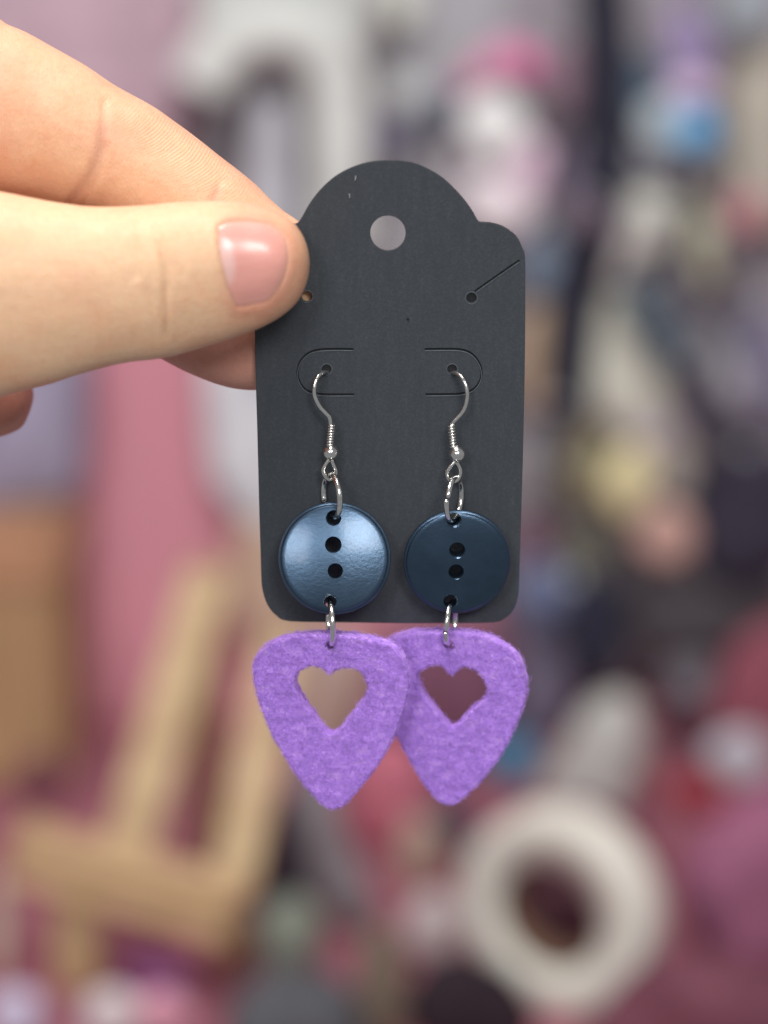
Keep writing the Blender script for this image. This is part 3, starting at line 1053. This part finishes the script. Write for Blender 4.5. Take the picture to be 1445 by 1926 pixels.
link('jump_ring', ring_mesh('jump_ring', 624.5, 932, -4.2, 41, 15.5, 1, gap_at=3.7), M_METAL, e1)
bt1 = make_button('button', 629.5, 1050, 104.5, -5.9, -18.5, 1.0, [(627.4, 972.5, 12.5), (627, 1024, 13.5), (631, 1074.5, 12.5), (621, 1131.6, 11)], e1)
link('jump_ring', ring_mesh('jump_ring', 621.5, 1170, -8.0, 41, 5.5, 1, gap_at=3.0), M_METAL, e1)
F1 = [(623.7, 1189.5), (673, 1191), (719, 1199), (744, 1209), (761, 1229), (769.5, 1256), (771, 1283), (764.5, 1317), (753, 1351), (742, 1382), (719, 1423.5),
      (688, 1469), (658, 1505), (643, 1519), (627.5, 1522.5), (612, 1517), (585.6, 1492), (547.5, 1442.6), (513, 1385.5), (494, 1340), (481, 1298),
      (477, 1263.7), (483, 1241), (502, 1218), (536, 1201), (578, 1192.5)]
H1 = [(623.7, 1266), (612, 1260), (589, 1257), (568.5, 1268), (561, 1286), (570, 1309), (593, 1340), (612, 1363), (624, 1370),
      (641, 1362), (665.6, 1332), (688, 1302), (691.5, 1283), (681, 1264), (662, 1257), (637, 1260)]
make_felt(F1, (623, 1211, 9.5), H1, -8.0, 0, e1, 1.3)

# ---- earring with the dull button
e2 = empty('earring', P(855, 700, -3.5 * MM))
tag(e2, 'earring with dull dark navy button, its purple felt pick partly behind the other', 'earring', 'pair of earrings on the card')
make_wire([(838, 790, 3.4), (839, 745, 3.0), (841, 716, 2.2), (846, 702, 0.9), (853, 700, -0.8), (864.7, 705.6, -2.0), (873, 716.5, -2.8), (878, 731, -3.2),
           (879, 746, -3.4), (875.5, 763, -3.5), (869, 776, -3.5), (860, 786, -3.5), (851, 797, -3.5), (850, 815, -3.5), (852, 838, -3.5), (858, 852, -3.5)],
          ((849, 799, -3.5), (853, 843, -3.5)), (860, 854, -3.6, 15.4),
          [(856, 868, -3.5), (847, 878, -3.6), (841, 890, -3.7), (844, 901, -3.7), (852, 906, -3.6), (861, 902, -3.5), (866.5, 888, -3.4), (863, 876, -3.4), (857, 868, -3.4)], e2)
link('jump_ring', ring_mesh('jump_ring', 854.5, 938, -3.9, 41, 14.5, -1, gap_at=0.25), M_METAL, e2)
bt2 = make_button('button', 860, 1055, 100.5, -3.9, 0.5, 1.5, [(854.7, 977.6, 12), (860, 1033.7, 13.5), (858, 1075, 13), (847.5, 1132.7, 12)], e2)
link('jump_ring', ring_mesh('jump_ring', 848, 1171, -3.9, 40, 10, -1, gap_at=-0.1), M_METAL, e2)
F2 = [(821.6, 1185.6), (871, 1184), (917, 1190.6), (951, 1206.6), (974, 1225.6), (987, 1252), (992, 1279), (987, 1313), (970, 1359), (947, 1408), (913, 1458),
      (886, 1488), (860, 1511), (848, 1515), (835, 1513), (818, 1500), (783.6, 1454), (757, 1404.5), (743.6, 1382), (728, 1345), (714, 1305), (706, 1272), (709, 1245), (722, 1218), (740, 1202), (776, 1190)]
H2 = [(852, 1267.5), (841, 1259), (825, 1254), (799, 1263), (791, 1279), (803, 1305.6), (825, 1332), (850, 1360), (863.5, 1353), (886, 1328), (911, 1305.6),
      (915, 1286.5), (901.6, 1264), (879, 1254), (863.5, 1260)]
make_felt(F2, (847.5, 1210, 10.5), H2, -3.6, 0, e2, 5.1)

# ================================================================== THE HAND


def loft(stations, seg=36, vertical=False, power=2.25):
    """stations (cx, cy, y_mm, half px, depth mm): elliptical sections, returns verts, faces"""
    cs = [P(s[0], s[1], s[2] * MM) for s in stations]
    verts, faces = [], []
    n = len(stations)
    for i, s in enumerate(stations):
        if vertical:
            perp = Vector((0, 0, 1))
        else:
            t = cs[min(i + 1, n - 1)] - cs[max(i - 1, 0)]
            t.y = 0
            t.normalize()
            perp = Vector((-t.z, 0, t.x))
        for k in range(seg):
            a = 2 * math.pi * k / seg
            ca, sa = math.cos(a), math.sin(a)
            ca = math.copysign(abs(ca) ** (2 / power), ca)
            sa = math.copysign(abs(sa) ** (2 / power), sa)
            verts.append(cs[i] + perp * (s[3] * PXM * ca) + Vector((0, s[4] * MM * sa, 0)))
    for i in range(n - 1):
        for k in range(seg):
            l = (k + 1) % seg
            faces.append((i * seg + k, i * seg + l, (i + 1) * seg + l, (i + 1) * seg + k))
    faces.append(tuple(range(seg))[::-1])
    faces.append(tuple((n - 1) * seg + k for k in range(seg)))
    return verts, faces


def dens(st, m=4):
    """interpolate stations smoothly"""
    a = np.array(st, float)
    out = []
    for i in range(len(a) - 1):
        p0, p1, p2, p3 = a[max(i - 1, 0)], a[i], a[i + 1], a[min(i + 2, len(a) - 1)]
        for k in range(m):
            t = k / m
            v = 0.5 * (2 * p1 + (p2 - p0) * t + (2 * p0 - 5 * p1 + 4 * p2 - p3) * t * t + (-p0 + 3 * p1 - 3 * p2 + p3) * t ** 3)
            v[3] = max(v[3], 0.5); v[4] = max(v[4], 0.05)
            out.append(tuple(v))
    out.append(tuple(a[-1]))
    return out


# thumb: (x, top, bottom, y, depth)
TB = [(-700, 340, 880, 9, 17), (-520, 330, 900, 3, 18), (-360, 330, 868, -3, 16), (-220, 340, 815, -7.5, 13.5), (-100, 355, 772, -10, 12), (0, 371, 737, -11, 11),
      (89, 387, 715, -11, 10), (147, 394, 698, -10.8, 9.6), (200, 397, 683, -10.6, 9.3), (245, 395, 674, -10.5, 9.3), (290, 392, 669, -10.3, 9.3), (335, 387, 659.5, -10, 9.0),
      (380, 384.5, 647.5, -9.6, 8.7), (424, 385, 635.5, -9.1, 8.4), (469, 389.5, 619.5, -8.5, 8.0), (505, 397.5, 603.5, -8.35, 7.7), (535, 409.5, 585.5, -8.1, 7.1), (555, 424, 568, -7.8, 6.2),
      (570, 446, 547, -7.5, 4.8), (579, 469, 524, -7.3, 3.0), (583, 490, 502, -7.2, 0.9)]
thumb = [(x, (t + b_) / 2, y, (b_ - t) / 2, d) for x, t, b_, y, d in TB]


def from_edge(pts):
    """upper contour points (px, py, half, y, depth) -> stations"""
    out = []
    n = len(pts)
    for i, p in enumerate(pts):
        q, r = pts[max(i - 1, 0)], pts[min(i + 1, n - 1)]
        tx, ty = r[0] - q[0], r[1] - q[1]
        L = math.hypot(tx, ty)
        nx, ny = -ty / L, tx / L
        out.append((p[0] + nx * p[2], p[1] + ny * p[2], p[3], p[2], p[4]))
    return out


index = from_edge([(-420, -150, 150, 12, 13), (-200, -62, 160, 12, 12), (0, 39, 165, 11.8, 11.2), (67, 70, 154, 11.5, 10.8), (112, 95, 145, 11.3, 10.5), (170, 128, 134, 11.1, 10.2),
                   (223, 164, 122, 11, 9.8), (286, 200, 110, 11, 9.4), (330, 231, 108, 10.8, 9.2), (384, 271, 104, 10.4, 9), (424, 303, 101, 10, 8.8), (469, 338, 99, 9.6, 8.6),
                   (513, 379, 95, 9.2, 8.3), (545, 404, 90, 8.8, 8.0), (575, 428, 83, 8.3, 7.5)])
index += [(548, 535, 7.8, 72, 6.9), (572, 562, 7.3, 56, 5.8), (588, 582, 7.0, 36, 4.2), (598, 595, 6.8, 8, 1.0)]
middle = [(-430, 110, 17, 125, 11.5), (-180, 270, 19, 104, 10), (90, 440, 19.5, 92, 9.2), (240, 522, 16, 97, 9.2), (340, 583, 13.5, 98, 9), (405, 617, 11.5, 97, 8.7), (465, 643, 10, 91, 8.4),
          (515, 659, 9.2, 76, 7.6), (545, 667, 8.7, 56, 6.2), (562, 671, 8.4, 34, 4.2), (572, 673, 8.2, 6, 0.9)]
ring = [(-440, 300, 20, 115, 11), (-240, 470, 25, 92, 9.5), (-90, 640, 23, 78, 8.5), (-30, 720, 20, 72, 7.5), (2, 758, 18, 72, 7.5), (26, 786, 17, 54, 6), (42, 804, 16.5, 8, 1)]
pinky = [(-440, 480, 20, 100, 10), (-300, 640, 25, 80, 8.5), (-190, 770, 23, 70, 7.5), (-150, 830, 20, 62, 6.5), (-130, 865, 18, 40, 4.5), (-122, 880, 17.5, 6, 0.8)]
palm = [(-290, 130, 14, 120, 6), (-340, 160, 15, 260, 10), (-460, 215, 16, 370, 13), (-640, 290, 17, 420, 15), (-840, 370, 18, 420, 17), (-1020, 430, 19, 370, 18), (-1200, 490, 20, 320, 18.5),
        (-1500, 570, 21, 320, 20), (-1800, 650, 22, 350, 22), (-1830, 658, 22, 330, 20)]
verts, faces = [], []
for st, vert in ((thumb, True), (index, False), (middle, False), (ring, False), (pinky, False), (palm, False)):
    v, f = loft(dens(st), 40, vert)
    o0 = len(verts)
    verts += v
    faces += [tuple(i + o0 for i in q) for q in f]
bm = bmesh.new()
me = mesh_from('hand', [v / MM for v in verts], faces)
bm.from_mesh(me)
bmesh.ops.recalc_face_normals(bm, faces=bm.faces)
bm.to_mesh(me)
bm.free()
o = bpy.data.objects.new('tmp', me)
COL.objects.link(o)
md = o.modifiers.new('r', 'REMESH'); md.mode = 'VOXEL'; md.voxel_size = 0.62
ms = o.modifiers.new('s', 'SMOOTH'); ms.factor = 0.5; ms.iterations = 10
hm = eval_mesh(o)
scale_mesh(hm, MM)
# vertex data
nv = len(hm.vertices)
co = np.empty(nv * 3); hm.vertices.foreach_get('co', co); co = co.reshape(-1, 3)
no = np.empty(nv * 3); hm.vertex_normals.foreach_get('vector', no); no = no.reshape(-1, 3)
px = project(co)
ymm = co[:, 1] / MM


def poly_dist(pp, line, closed=False):
    """distance in px of points to a polyline, and arc position"""
    ln = np.array(line, float)
    if closed:
        ln = np.vstack([ln, ln[:1]])
    best = np.full(len(pp), 1e9)
    for a_, b_ in zip(ln[:-1], ln[1:]):
        ab = b_ - a_
        t = np.clip(((pp - a_) @ ab) / (ab @ ab + 1e-9), 0, 1)
        d = np.linalg.norm(pp - (a_ + t[:, None] * ab), axis=1)
        best = np.minimum(best, d)
    return best


def inside(pp, poly):
    poly = np.array(poly, float)
    x, y = pp[:, 0], pp[:, 1]
    r = np.zeros(len(pp), bool)
    j = len(poly) - 1
    for i in range(len(poly)):
        xi, yi = poly[i]; xj, yj = poly[j]
        c = ((yi > y) != (yj > y)) & (x < (xj - xi) * (y - yi) / (yj - yi + 1e-12) + xi)
        r ^= c
        j = i
    return r


front_t = (ymm < -6.0) & (no[:, 1] < 0.25)                 # outer side of the thumb
front_i = (ymm > -4) & (ymm < 14) & (no[:, 1] < 0.3)       # near side of the index finger
disp = np.zeros(nv)


def crease(line, depth, sig, mask):
    d = poly_dist(px, line)
    disp[:] -= np.where(mask, depth * np.exp(-(d / sig) ** 2) , 0)


def wav(pts):
    return [(v.x, v.y) for v in smooth_path([Vector((a_, b_, 0)) for a_, b_ in pts], 5)]


crease(wav([(244, 412), (250, 460), (256, 520)]), 0.32, 5, front_t)
crease(wav([(290, 425), (298, 450), (306, 480), (312, 520), (310, 570), (311, 632)]), 0.5, 5.5, front_t)
crease(wav([(334, 440), (345, 480), (340, 520)]), 0.10, 5, front_t)
crease(wav([(276, 545), (285, 600), (290, 640)]), 0.22, 5, front_t)
crease(wav([(352, 430), (372, 500), (380, 560)]), 0.06, 8, front_t)
crease(wav([(197, 190), (194, 240), (186, 290), (165, 335), (130, 385)]), 0.34, 6.5, front_i)
crease(wav([(199, 275), (188, 320), (165, 365), (150, 392)]), 0.28, 6, front_i)
crease(wav([(417, 340), (407, 362), (398, 388)]), 0.22, 5, front_i)
# nail bed: plate sunk in a groove with a soft fold around it
NAIL = [(409, 434), (412, 425), (430, 417), (463, 414.5), (500, 420), (524, 434), (538, 453), (543, 484), (539, 513), (527, 540), (506, 566),
        (474, 574.5), (447, 577.5), (437, 560), (427, 538), (414, 486)]
nl = wav(NAIL + [NAIL[0]])
nl = [(v.x, v.y) for v in smooth_path([Vector((a_, b_, 0)) for a_, b_ in NAIL], 5, True)]
dn = poly_dist(px, nl, True)
ins = inside(px, nl)
sd = np.where(ins, -dn, dn)
disp += np.where(front_t, -0.36 * np.clip((2 - sd) / 6, 0, 1) + 0.16 * np.exp(-((sd - 9) / 7) ** 2) * np.where(px[:, 0] > 500, 0.5, 1), 0)
# skin unevenness
lump = np.array([mnoise.noise(Vector(v) * 90) * 0.16 + mnoise.noise(Vector(v) * 260) * 0.06 for v in co])
disp += lump
co2 = co + no * (disp * MM)[:, None]
hm.vertices.foreach_set('co', co2.ravel())
hm.update()
hm.polygons.foreach_set('use_smooth', [True] * len(hm.polygons))
# skin colour: pinker finger ends, creases and palm side; shade painted on lower fingers
base = np.array(lin((234, 195, 160)))
pink = np.array(lin((232, 176, 144)))
rosy = np.array(lin((212, 148, 130)))
tint = np.tile(base, (nv, 1))


def blend(w, c):
    tint[:] = tint * (1 - w[:, None]) + c * w[:, None]


is_thumb = ymm < -1.2
tip_w = np.clip((px[:, 0] - 395) / 90, 0, 1) * is_thumb
blend(0.85 * tip_w, pink)
red = np.array([mnoise.noise(Vector(v) * 70 + Vector((3, 1, 7))) for v in co])
blend(np.clip(red * 0.9, 0, 0.4), np.array(lin((226, 160, 136))))
blend(np.where(is_thumb, 0.55 * np.exp(-(np.maximum(sd, 0) / 14) ** 2) * np.clip((px[:, 0] - 400) / 30, 0, 1), 0), rosy)
blend(np.where(~is_thumb, 0.55, 0.0) * np.clip((ymm + 1) / 5, 0, 1), pink)
d = np.minimum(poly_dist(px, [(194, 240), (186, 290), (165, 335), (130, 385)]), poly_dist(px, [(407, 362), (398, 388)]))
blend(np.where(front_i, 0.30 * np.exp(-(d / 12) ** 2), 0), np.array(lin((176, 122, 116))))
d = poly_dist(px, [(298, 450), (312, 520), (311, 632)])
blend(np.where(front_t, 0.4 * np.exp(-(d / 4) ** 2), 0), np.array(lin((206, 156, 120))))
blend(np.where(~is_thumb, 0.9 * np.clip((px[:, 1] - 560) / 90, 0, 1), 0), np.array(lin((200, 146, 132))))  # lower fingers darkened in colour, as in the thumb's shadow
ca = hm.color_attributes.new('tint', 'FLOAT_COLOR', 'POINT')
ca.data.foreach_set('color', np.hstack([tint, np.ones((nv, 1))]).ravel())
# finger ridges on the near side of the index finger
ax = np.array([0.80, 0.60])
u = (px - np.array([330, 232])) @ ax
v_ = (px - np.array([330, 232])) @ np.array([-0.60, 0.80])
wob = np.array([mnoise.noise(Vector(v) * 420) for v in co])
phase = (u + 0.006 * v_ ** 2 - 0.25 * v_ + 2.2 * wob) * 2 * math.pi / 6.2
mask = np.where(front_i, np.exp(-((u - 40) / 130) ** 2) * np.exp(-((v_ - 35) / 38) ** 2), 0)
ra = hm.attributes.new('ridge', 'FLOAT_VECTOR', 'POINT')
ra.data.foreach_set('vector', np.stack([phase, mask * 0.35, np.where(front_t, np.exp(-((px[:, 0] - 292) / 38) ** 2), 0)], 1).ravel())
hand = link('hand', hm, M_SKIN)
tag(hand, 'bare hand pinching the card between thumb and fingertips', 'hand')

# thumbnail plate
bvh = BVHTree.FromPolygons([tuple(v) for v in co], [tuple(p.vertices) for p in hm.polygons])
ncx, ncy = 476, 495
rings, verts, faces, cols = 14, [], [], []
nn = len(nl)
cN, cP, cW = np.array(lin((222, 152, 144))), np.array(lin((232, 172, 154))), np.array(lin((232, 204, 198)))
for r in range(rings + 1):
    s = 1 - r / rings
    ring_pts = nl if r < rings else [(ncx, ncy)]
    for (ax_, ay_) in ring_pts:
        qx, qy = ncx + (ax_ - ncx) * s * 1.0, ncy + (ay_ - ncy) * s
        dd = ray(qx, qy).normalized()
        hit, hn, _, _ = bvh.ray_cast(CAM, dd)
        lift = -0.20 + 0.34 * (1 - s ** 4)
        # the plate is flatter than the thumb from root to tip
        flat = 0.35 * max(0, (qx - 480) / 62) ** 2
        verts.append(hit + Vector((0, -(lift + flat * (1 - s ** 8)) * MM, 0)))
        lun = math.exp(-(((qx - 412 - (qy - 430) * 0.12) / 24) ** 2)) * math.exp(-((qy - 492) / 48) ** 2)
        lun = 1 / (1 + math.exp(-(lun - 0.42) * 16))
        c = cN * 0.6 + cP * 0.4
        c = c * (1 - 0.35 * max(0, min(1, (qx - 500) / 40))) + cP * 0.35 * max(0, min(1, (qx - 500) / 40))
        c = c * (1 - 0.55 * lun) + cW * 0.55 * lun
        tipw = max(0, min(1, (s - 0.94) / 0.05)) * (1 if qx > 500 else 0)
        c = c * (1 - 0.5 * tipw) + cW * 0.5 * tipw
        rim = max(0, min(1, (s - 0.86) / 0.14)) * 0.6
        c = c * (1 - rim) + np.array(lin((230, 172, 146))) * rim
        cols.append((*c, 1))
for r in range(rings - 1):
    for k in range(nn):
        l = (k + 1) % nn
        faces.append((r * nn + k, r * nn + l, (r + 1) * nn + l, (r + 1) * nn + k))
for k in range(nn):
    faces.append(((rings - 1) * nn + k, (rings - 1) * nn + (k + 1) % nn, rings * nn))
# turned-down edge so that the plate has thickness
b0 = len(verts)
for k in range(nn):
    verts.append(verts[k] + Vector((0, 0.5 * MM, 0)))
    cols.append(cols[k])
    faces.append((k, b0 + k, b0 + (k + 1) % nn, (k + 1) % nn))
nm = mesh_from('thumbnail', verts, faces)
bm = bmesh.new(); bm.from_mesh(nm); bmesh.ops.recalc_face_normals(bm, faces=bm.faces); bm.to_mesh(nm); bm.free()
cn = nm.color_attributes.new('tint', 'FLOAT_COLOR', 'POINT')
cn.data.foreach_set('color', np.array(cols).ravel())
link('thumbnail', nm, M_NAIL, hand)
